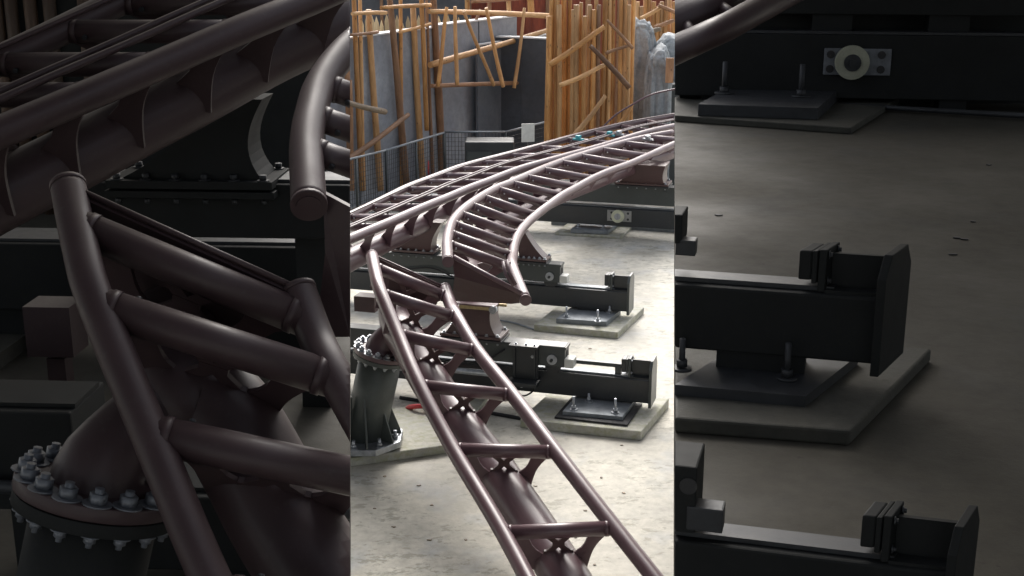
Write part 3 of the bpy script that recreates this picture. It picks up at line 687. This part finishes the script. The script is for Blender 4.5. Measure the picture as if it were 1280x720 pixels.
# brown sign board near the right edge
bm=BM(); p=D(837,88,26); box(bm,p,((1,0,0),(0,1,0),(0,0,1)),(.16,.05,.5)); single('board',bm,'brown pine','small brown board with a hole at the right edge of the rocks','board')
bm=BM(); p=D(834,165,27.5); box(bm,V((p.x,p.y,.9)),((1,0,0),(0,1,0),(0,0,1)),(2.2,.8,2.6)); single('cabinet',bm,'green black paint','dark cabinet behind the far tracks below the rocks','cabinet',bev=.02)
# mesh railing
def railing(label,pts,h,n):
    t=Thing('mesh_railing',label,'railing',pts[0]); 
    for a,b in zip(pts,pts[1:]):
        bm=BM(); tube(bm,[a+Z3*h,b+Z3*h],.022,10); t.part('rail',bm,'dull steel'); bm=BM(); tube(bm,[a+Z3*.12,b+Z3*.12],.015,8); t.part('rail',bm,'dull steel')
        k=max(1,round((b-a).length/1.1))
        for i in range(k+1):
            c=a.lerp(b,i/k); bm=BM(); tube(bm,[c,c+Z3*h],.025,8); t.part('post',bm,'green black paint')
        d=(b-a).length; bm=BM(); m=int(d/.07)
        for i in range(1,m): c=a.lerp(b,i/m); box(bm,c+Z3*(h/2+.06),((1,0,0),(0,1,0),Z3),(.008,.008,h-.14))
        for i in range(1,12): z=.12+(h-.14)*i/12; u,v,w=axes(b-a); box(bm,(a+b)/2+Z3*z,(u,v,w),(d,.006,.006))
        t.part('mesh_infill',bm,'black paint')
z=1.25
railing('dark mesh railing in front of the leaning poles, lower left of the fence',[G(405,205,1.3)*V((1,1,0)) if False else V((*G(405,207,z).xy,0)),V((*G(482,188,z).xy,0)),V((*G(555,166,z).xy,0))],z,8)
railing('dark mesh railing before the dark wall, left of the palisade',[V((*G(556,165,z).xy,0)),V((*G(632,165,z).xy,0)),V((*G(684,152,z).xy,0))],z,8)
# dark equipment + white notice behind the railing
bm=BM(); p=D(612,150,26); box(bm,V((p.x,p.y,.6)),((1,0,0),(0,1,0),(0,0,1)),(1.0,.6,1.2)); 
t=Thing('machine_cabinet','dark grey machine cabinet behind the mesh railing','cabinet',V((p.x,p.y,0))); t.part('housing',bm,'black paint',bev=.03)
bm=BM(); box(bm,V((p.x-.2,p.y-.31,.6)),((1,0,0),(0,1,0),(0,0,1)),(.5,.03,.8)); t.part('door',bm,'green black paint')
p=D(660,166,23.8); bm=BM(); box(bm,p,((1,.2,0),(-.2,1,0),(0,0,1)),(.24,.02,.34)); single('notice',bm,'white plastic','small blank white notice hanging on the mesh railing','notice')
bm=BM(); p=V((*G(534,213,.3).xy,0)); tube(bm,[p+Z3*.2,p+Z3*.5],.045,14); tube(bm,[p+Z3*.5,p+Z3*.55],[.045,.02],14); single('fire_extinguisher',bm,'red rubber','small red cylinder standing behind the straight track','extinguisher')
# things under the far tracks : dark frame beams
for (x0,y0,x1,y1,zz,lab) in ((690,262,860,262,.35,'far dark floor channel below the cream wheel'),):
    a=G(x0,y0+14,.06); b=a+ua*4.5; bm=BM(); box(bm,(a+b)/2,(ua,va,Z3),(4.5,.12,.12)); single('floor_channel',bm,'dull steel',lab,'channel')

# ============================================================ SIDE BAYS
zL,zR=2.3,3.4
def bayplane(col):
    a,b=ray(col,0),ray(col,720); n=a.cross(b).normalized(); return n if n.x>0 else -n
nL=bayplane(437.5); nR=-bayplane(843.5); CAM=V((0,0,H))
def deck(name,side,z,n,x_out,ynear,yfar,mat):
    # straight inner edge of the platform
    def xe(y):  return -(n.y*y+n.z*(z-H))/n.x
    pts=[V((xe(ynear),ynear,z-.06)),V((xe(yfar),yfar,z-.06)),V((x_out,yfar,z-.06)),V((x_out,ynear,z-.06))]
    bm=BM(); prism(bm,pts,Z3,.12); single(name,bm,mat,kind='structure')
    return xe
xeL=deck('platform','L',zL,nL,-9,1.0,14.5,'bay shaded concrete')
xeR=deck('platform','R',zR,nR,9,.6,15.5,'bay shaded concrete')
def posts(name,x0,side,z,ys,xs,label):
    for y in ys:
        bm=BM(); tube(bm,[V((xs,y,0)),V((xs,y,z-.12))],.12,16); single(name,bm,'green black paint',label%('near' if y<6 else 'far'),'column')
posts('platform_post',0,'L',zL,(3,13),-6.5,'%s dark round post under the left platform')
posts('platform_post',0,'R',zR,(3,13),6.5,'%s dark round post under the right platform')
# unseen canopies, added only to dim the light on the platforms
def added_canopy(label,xe,sgn,xout,y0,y1,z,inset=.05):
    t=Thing('added_canopy',label,'added_canopy',V((xout,y0,z)))
    a,b=xe(y0)+sgn*inset,xe(y1)+sgn*inset
    bm=BM(); bm.faces.new([bm.verts.new(p_) for p_ in (V((a,y0,z)),V((b,y1,z)),V((xout,y1,z)),V((xout,y0,z)))]); t.part('shade_net',bm,'shade net'); bm=BM(); bm.faces.new([bm.verts.new(p_) for p_ in (V((b,y1,z)),V((xout,y1,z)),V((xout,y1,4.86)),V((b,y1,4.86)))]); t.part('end_net',bm,'shade net')  # net overhead plus an end drop, added to block the front sun
    for k in range(5):
        y=y0+(y1-y0)*k/4*.98+.05; x=xe(y)+sgn*inset; bm=BM(); box(bm,V(((x+xout)/2,y,z-.13)),((1,0,0),(0,1,0),(0,0,1)),(abs(xout-x)-.1,.05,.06)); t.part('rafter',bm,'dusky black paint')
    return t
m_,nt_,b_=nodes('shade net'); tr_=nt_.nodes.new('ShaderNodeBsdfTransparent'); tr_.inputs[0].default_value=(.15,.145,.135,1)
df_=nt_.nodes.new('ShaderNodeBsdfDiffuse'); df_.inputs[0].default_value=(.02,.02,.02,1); mx_=nt_.nodes.new('ShaderNodeMixShader'); wv_=tex(nt_,'ShaderNodeTexWave',scale=30)
nt_.links.new(ramp(nt_,wv_.outputs[0],[(.0,.1),(1,.3)]).outputs[0],mx_.inputs[0]); nt_.links.new(tr_.outputs[0],mx_.inputs[1]); nt_.links.new(df_.outputs[0],mx_.inputs[2]); nt_.links.new(mx_.outputs[0],nt_.nodes['Material Output'].inputs[0]); MATS['shade net']=m_
added_canopy('added shade net, out of view, that dims the left platform',xeL,-1,-9,-3.5,14.5,5.95,inset=.1)
added_canopy('unseen shade net added overhead to dim the right platform',xeR,1,9,-3.5,15.5,5.95,inset=.1)
def backwall(x0,x1,y,z0,label,mat='dark wall'):
    t=Thing('back_wall',label,'wall',V(((x0+x1)/2,y,z0))); bm=BM(); box(bm,V(((x0+x1)/2,y,(z0+4.85)/2)),((1,0,0),(0,1,0),(0,0,1)),(abs(x1-x0),.12,4.85-z0)); t.part('panel',bm,mat)
    return t
bwL=backwall(-9,xeL(14.3)-.25,14.3,zL,'black end wall closing the left platform','dusky black paint')
bwR=backwall(xeR(15.3)+.05,9,15.3,zR,'black end wall closing the right platform','dusky black paint')
# ---- left bay
CUT=(CAM,nL)
KX=3.165
def mx(x): return (x-438)*KX
def my(y): return (y-360)*KX+360
kap=.38; SL=kap*KX
def remap(px,P,k=kap): return [(D(mx(a),my(b),zl*k),D(mx(c),my(d),zr*k)) for (a,b,c,d),(_,_,zl,zr) in zip(px,P)]
pl=('dusky black paint','dusky black paint','dusky steel','dusky steel','bay shaded plinth')
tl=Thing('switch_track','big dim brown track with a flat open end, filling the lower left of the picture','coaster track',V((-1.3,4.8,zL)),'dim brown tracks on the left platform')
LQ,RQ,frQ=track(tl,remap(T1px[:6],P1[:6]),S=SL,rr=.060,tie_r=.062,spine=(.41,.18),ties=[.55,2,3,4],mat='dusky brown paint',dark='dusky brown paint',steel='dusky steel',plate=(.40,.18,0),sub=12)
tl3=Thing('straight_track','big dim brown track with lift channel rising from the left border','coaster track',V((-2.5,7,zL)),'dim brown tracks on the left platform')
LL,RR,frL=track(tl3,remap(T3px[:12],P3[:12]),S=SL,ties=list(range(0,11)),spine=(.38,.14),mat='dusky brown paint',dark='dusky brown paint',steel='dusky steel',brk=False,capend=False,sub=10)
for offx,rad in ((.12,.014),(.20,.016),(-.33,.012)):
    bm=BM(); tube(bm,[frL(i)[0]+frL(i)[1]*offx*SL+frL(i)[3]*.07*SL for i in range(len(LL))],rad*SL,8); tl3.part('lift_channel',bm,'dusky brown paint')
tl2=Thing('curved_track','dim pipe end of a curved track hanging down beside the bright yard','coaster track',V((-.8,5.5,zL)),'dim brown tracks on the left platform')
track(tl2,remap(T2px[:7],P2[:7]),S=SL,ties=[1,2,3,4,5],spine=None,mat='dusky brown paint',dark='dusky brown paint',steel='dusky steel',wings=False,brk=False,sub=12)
ps=[D(mx(x),my(y),P2[0][2]*kap*k) for x,y,k in ((566,322,1.01),(650,367,1.0),(650,378,1.01),(563,379,1.05),(567,345,1.02))]
bm=BM(); prism(bm,ps,(ps[1]-ps[0]).cross(ps[3]-ps[0]).normalized(),.03); tl2.part('end_plate',bm,'dusky brown paint')
tb=G(105,905,zL); 
cbl=D(mx(455),my(548),0.0+depth(455,548,.15)*kap); ctl=D(mx(477),my(442),depth(475,443,1.12)*kap)
# the column's foot stands on the platform: follow its axis down to the deck
axl=(cbl-ctl); k=(zL+.05-ctl.z)/axl.z; cbl=ctl+axl*k
column('dim leaning column with ring of pale bolts at the lower left corner',cbl,ctl,frQ(16)[0]-frQ(16)[3]*.41*SL,.205*SL,('dusky black paint','dusky brown paint','dimmed steel','bay shaded plinth','dusky steel'),S=SL,showbase=False)
# beams on the left platform
def fl_beam(name,label,cat,q,L,u,v,w,h,mat,top=None,group='dim beams on the left platform'):
    t=Thing(name,label,cat,V((q.x,q.y,q.z)),group)
    bm=BM(); box(bm,q-u*L/2+v*w/2+Z3*h/2,(u,v,Z3),(L,w,h)); t.part('beam',bm,mat,bev=.012)
    bm=BM(); box(bm,q-u*L/2+v*w/2+Z3*(h+.012),(u,v,Z3),(L,w*.7,.02)); t.part('running_strip',bm,top or 'dusky steel')
    return t
ul,vl,_=axes(V((1,-.06)))
Zb=9.6
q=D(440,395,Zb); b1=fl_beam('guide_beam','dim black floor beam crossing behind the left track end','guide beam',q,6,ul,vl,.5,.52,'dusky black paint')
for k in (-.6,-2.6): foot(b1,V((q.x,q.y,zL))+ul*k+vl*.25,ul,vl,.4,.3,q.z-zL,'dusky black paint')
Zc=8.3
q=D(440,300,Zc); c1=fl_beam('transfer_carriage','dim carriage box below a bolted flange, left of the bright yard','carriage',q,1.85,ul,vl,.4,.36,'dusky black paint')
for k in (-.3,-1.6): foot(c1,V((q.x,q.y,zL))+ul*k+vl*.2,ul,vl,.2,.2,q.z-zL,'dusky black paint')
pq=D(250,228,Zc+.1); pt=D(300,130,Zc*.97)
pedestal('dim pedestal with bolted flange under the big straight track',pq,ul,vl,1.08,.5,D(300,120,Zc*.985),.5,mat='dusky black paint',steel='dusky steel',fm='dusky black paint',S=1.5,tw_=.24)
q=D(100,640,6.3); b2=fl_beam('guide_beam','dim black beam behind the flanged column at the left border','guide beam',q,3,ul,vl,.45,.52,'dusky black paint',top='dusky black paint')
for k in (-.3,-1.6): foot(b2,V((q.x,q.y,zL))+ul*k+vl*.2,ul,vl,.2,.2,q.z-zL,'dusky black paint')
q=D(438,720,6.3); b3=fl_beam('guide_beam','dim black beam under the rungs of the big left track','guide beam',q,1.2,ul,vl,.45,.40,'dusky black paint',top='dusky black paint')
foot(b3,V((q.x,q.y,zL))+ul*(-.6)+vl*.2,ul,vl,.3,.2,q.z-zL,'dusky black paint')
bm=BM(); a=D(-40,607,6.2); b=D(90,612,6.2); tube(bm,[a,b],.035,14); b2.part('drive_rod',bm,'dusky steel')
bm=BM(); a=D(355,632,6.0); b=D(450,642,6.0); tube(bm,[a,b],.035,14); tube(bm,[a.lerp(b,.45),a.lerp(b,.5)],.045,14); b3.part('drive_rod',bm,'dusky steel')
bm=BM(); p=D(70,408,8.2); box(bm,p,(ul,vl,Z3),(.3,.25,.33)); box(bm,V((p.x,p.y,(zL+p.z)/2-.1)),(ul,vl,Z3),(.12,.12,p.z-zL-.2)); single('junction_box',bm,'dusky brown paint','dim brown box left of the big track end','box')
bm=BM(); pts=[G(-60,470,zL),G(0,462,zL),G(45,428,zL),G(20,400,zL),G(-60,400,zL)]; prism(bm,[p+Z3*.06 for p in pts],Z3,.12); single('concrete_plinth',bm,'bay shaded plinth','dim concrete plinth corner at the left border','plinth')
# dim timber screen at the far corner of the left platform
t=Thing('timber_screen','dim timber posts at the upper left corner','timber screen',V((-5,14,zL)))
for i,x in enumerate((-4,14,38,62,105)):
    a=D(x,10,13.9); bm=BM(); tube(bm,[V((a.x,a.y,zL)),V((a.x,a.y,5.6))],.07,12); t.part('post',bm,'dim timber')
# ---- right bay
CUT=(CAM,nR)
def sl(p1,p2,p3,z,th,mat,label,**k): return slab('concrete_plinth',p1,p2,p3,z,th,mat,label,'plinth','dim plinths on the right platform',left=.5,**k)
sl((843,541),(1061,558),(1163,452),zR,.07,'bay shaded plinth','dim concrete plinth under the large end stop on the right')
sl((843,152),(1063,168),(1132,124),zR,.07,'bay shaded plinth','dim low plinth near the cream wheel at the upper right')
def yawof(p,q,z): a,b=G(*p,z),G(*q,z); return axes(b-a)
ur,vr,_=yawof((843,541),(1061,558),zR)
ur2,vr2,_=axes(V((math.cos(R_(-15)),math.sin(R_(-15)))))
qa=G(1093,456,zR+.2)
dR=(qa-CAM).dot(V((0,cs,-sn)))
SA=88/F*dR/.285*.98
vS=(G(1163,452,zR)-G(1061,558,zR)).normalized()
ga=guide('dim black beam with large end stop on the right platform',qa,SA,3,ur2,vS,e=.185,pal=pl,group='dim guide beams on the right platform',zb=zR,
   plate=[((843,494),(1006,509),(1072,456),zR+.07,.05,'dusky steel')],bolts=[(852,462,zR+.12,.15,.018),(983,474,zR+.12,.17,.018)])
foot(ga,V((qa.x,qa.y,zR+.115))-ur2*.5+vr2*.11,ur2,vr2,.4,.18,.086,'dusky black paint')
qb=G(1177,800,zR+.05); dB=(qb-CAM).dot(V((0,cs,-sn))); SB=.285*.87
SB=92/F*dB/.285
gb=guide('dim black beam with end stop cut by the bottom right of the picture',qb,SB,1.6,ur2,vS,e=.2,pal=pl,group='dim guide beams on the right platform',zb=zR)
bm=BM(); a=on_face(895,672,qb+vr2*.1,vr2); b=on_face(1080,692,qb+vr2*.1,vr2); uu=(b-a).normalized(); box(bm,(a+b)/2,(uu,vr2,uu.cross(vr2)),((b-a).length,.05,.035)); gb.part('link_bar',bm,'dusky black paint')
bm=BM(); c=on_face(1078-10,694,qb+vr2*.1,vr2); box(bm,c-Z3*.04,(ur2,vr2,Z3),(.05,.05,.1)); c=on_face(885,690,qb+vr2*.1,vr2); box(bm,c-Z3*.04,(ur2,vr2,Z3),(.06,.05,.1)); gb.part('bar_bracket',bm,'dusky black paint')
qd=on_face(868,668,qb,vr2); 
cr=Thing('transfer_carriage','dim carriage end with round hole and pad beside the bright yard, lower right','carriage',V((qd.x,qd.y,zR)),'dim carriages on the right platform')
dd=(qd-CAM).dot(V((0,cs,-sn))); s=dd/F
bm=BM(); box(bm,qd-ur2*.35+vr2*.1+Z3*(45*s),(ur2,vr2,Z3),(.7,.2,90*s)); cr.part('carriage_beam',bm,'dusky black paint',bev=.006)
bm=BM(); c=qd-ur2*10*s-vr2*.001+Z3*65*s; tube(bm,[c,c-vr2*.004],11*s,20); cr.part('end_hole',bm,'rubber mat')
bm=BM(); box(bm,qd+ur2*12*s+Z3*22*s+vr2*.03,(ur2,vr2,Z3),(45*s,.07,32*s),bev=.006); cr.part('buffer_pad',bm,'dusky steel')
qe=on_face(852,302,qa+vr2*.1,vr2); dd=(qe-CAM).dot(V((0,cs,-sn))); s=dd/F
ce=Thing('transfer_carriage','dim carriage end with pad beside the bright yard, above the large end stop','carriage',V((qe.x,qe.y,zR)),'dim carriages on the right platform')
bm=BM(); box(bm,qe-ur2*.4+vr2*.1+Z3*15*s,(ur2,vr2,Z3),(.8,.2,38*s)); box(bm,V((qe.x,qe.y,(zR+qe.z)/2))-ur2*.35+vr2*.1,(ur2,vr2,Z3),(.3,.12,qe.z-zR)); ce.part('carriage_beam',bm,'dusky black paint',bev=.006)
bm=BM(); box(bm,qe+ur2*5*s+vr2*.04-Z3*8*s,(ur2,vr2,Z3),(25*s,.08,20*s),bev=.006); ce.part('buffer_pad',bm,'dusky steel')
# far beams on right platform
uc,vc,_=axes(V((math.cos(R_(-8)),math.sin(R_(-8)))))
qc=G(1330,128,zR+.12); L=8
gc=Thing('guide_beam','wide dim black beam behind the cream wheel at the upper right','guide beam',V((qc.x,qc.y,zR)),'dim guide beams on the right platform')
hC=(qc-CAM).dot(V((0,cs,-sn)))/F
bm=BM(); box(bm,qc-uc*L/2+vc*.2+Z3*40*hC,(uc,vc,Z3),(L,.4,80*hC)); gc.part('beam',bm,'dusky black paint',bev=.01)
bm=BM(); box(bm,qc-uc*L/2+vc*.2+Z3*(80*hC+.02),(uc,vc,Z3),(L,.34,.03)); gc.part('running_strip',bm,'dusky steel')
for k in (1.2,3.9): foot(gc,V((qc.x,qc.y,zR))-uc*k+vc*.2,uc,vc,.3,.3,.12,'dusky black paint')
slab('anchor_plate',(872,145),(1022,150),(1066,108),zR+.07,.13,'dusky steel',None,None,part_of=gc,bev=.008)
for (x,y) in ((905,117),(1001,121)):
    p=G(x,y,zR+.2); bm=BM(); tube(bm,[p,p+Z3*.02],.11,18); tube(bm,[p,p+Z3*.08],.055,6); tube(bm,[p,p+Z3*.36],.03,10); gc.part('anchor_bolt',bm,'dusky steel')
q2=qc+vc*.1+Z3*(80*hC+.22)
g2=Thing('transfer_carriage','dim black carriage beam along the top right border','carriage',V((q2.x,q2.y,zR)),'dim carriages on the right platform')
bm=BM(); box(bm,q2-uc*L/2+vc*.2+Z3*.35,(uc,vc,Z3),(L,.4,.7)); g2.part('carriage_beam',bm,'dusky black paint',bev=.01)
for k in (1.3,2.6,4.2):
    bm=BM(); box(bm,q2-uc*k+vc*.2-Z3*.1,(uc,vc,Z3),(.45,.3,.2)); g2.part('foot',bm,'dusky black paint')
# floor channel
bm=BM(); a=G(1050,131,zR+.05); b=G(1300,146,zR+.05); tube(bm,[a,b],.03,10); single('floor_pipe',bm,'dusky steel','thin dim pipe on the platform floor at the upper right','pipe')
# wheel
pw=on_face(1064,77,qc,vc)-vc*.04; s=(pw-CAM).dot(V((0,cs,-sn)))/F
tw=Thing('guide_wheel','dim cream wheel on a grey four-hole plate at the upper right','wheel',pw)
bm=BM(); box(bm,pw+uc*7*s+vc*.02,(uc,vc,Z3),(82*s,.02,33*s),bev=.01); mp=tw.part('mounting_plate',bm,'dimmed steel')
for du in (-26,36):
    for dz in (-9,9): bm=BM(); c=pw+uc*du*s+Z3*dz*s; tube(bm,[c,c-vc*.006],5*s,12); tw.part('slot',bm,'rubber mat',parent=mp)
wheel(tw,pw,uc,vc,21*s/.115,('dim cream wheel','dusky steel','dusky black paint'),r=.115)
# track piece entering the right platform
a,b=D(800,82,8.5),D(1010,-22,9.5)
tr=Thing('track_section','dim brown rail crossing the upper corner of the right platform','coaster track',V((a.x+.5,a.y,zR)))
bm=BM(); tube(bm,[a,a.lerp(b,.5)-Z3*.03,b],.10,20); tr.part('rail',bm,'dusky brown paint')
a2,b2=D(800,45,8.9),D(960,-32,9.9); bm=BM(); tube(bm,[a2,b2],.15,24); tr.part('spine_tube',bm,'dusky brown paint')
for k in (.3,.55,.8):
    bm=BM(); tube(bm,[a.lerp(b,k),a2.lerp(b2,k)],.04,10); tr.part('crosstie',bm,'dusky brown paint')
bm=BM(); p=a.lerp(b,.93); box(bm,V((p.x,p.y,(5.9+p.z)/2)),((1,0,0),(0,1,0),(0,0,1)),(.08,.08,5.9-p.z)); tr.part('hanger',bm,'dusky black paint')
# few scraps on the right floor
for k,(x,y) in enumerate(((1195,297),(1192,318),(1236,206),(898,269),(1217,277),(1205,299))):
    p=G(x,y,zR+.004); bm=BM(); n=7; prism(bm,[p+V((math.cos(6.28*i/n)*random.uniform(.012,.04),math.sin(6.28*i/n)*random.uniform(.01,.03),.002)) for i in range(n)],Z3,.006)
    single('leaf_scrap',bm,'rubber mat','small dark scrap lying on the dim right floor','scrap','dark scraps on the right platform floor')
CUT=None
for k in range(26):
    x=random.uniform(450,835); y=random.choice([random.uniform(560,715),random.uniform(300,345)]) if x<700 else random.uniform(300,715)
    p=G(x,y,.004); bm=BM(); n=7; prism(bm,[p+V((math.cos(6.28*i/n)*random.uniform(.008,.028),math.sin(6.28*i/n)*random.uniform(.006,.02),.002)) for i in range(n)],Z3,.006)
    single('leaf_scrap',bm,'grey log','small brown leaf scrap lying on the pale floor','scrap','leaf scraps on the pale floor')

# ============================================================ LIGHT
w=bpy.data.worlds.new('World'); SC.world=w; w.use_nodes=True; nt=w.node_tree
sky=nt.nodes.new('ShaderNodeTexSky'); sky.sky_type='NISHITA'; sky.sun_disc=False
SE,SA_=42,0    # sun elevation, azimuth from +Y towards +X
sky.sun_elevation=R_(SE); sky.sun_rotation=R_(SA_); sky.air_density=1.2; sky.dust_density=5; sky.ozone_density=.6
bg=nt.nodes['Background']; bg.inputs[1].default_value=.15
hs=nt.nodes.new('ShaderNodeHueSaturation'); hs.inputs['Saturation'].default_value=.35; nt.links.new(sky.outputs[0],hs.inputs['Color']); nt.links.new(hs.outputs[0],bg.inputs[0])
sd=bpy.data.lights.new('sun','SUN'); sd.energy=1.0; sd.angle=R_(28); sd.color=(1,.97,.93)
so=bpy.data.objects.new('sun',sd); COL.objects.link(so)
d=V((math.sin(R_(SA_))*math.cos(R_(SE)),math.cos(R_(SA_))*math.cos(R_(SE)),math.sin(R_(SE))))
so.rotation_euler=d.to_track_quat('Z','Y').to_euler(); so.location=(0,0,20)
SC.view_settings.view_transform='Standard'; SC.view_settings.look='None'; SC.view_settings.gamma=1; SC.view_settings.exposure=1.15
SC.view_settings.use_curve_mapping=False
SC.cycles.max_bounces=8
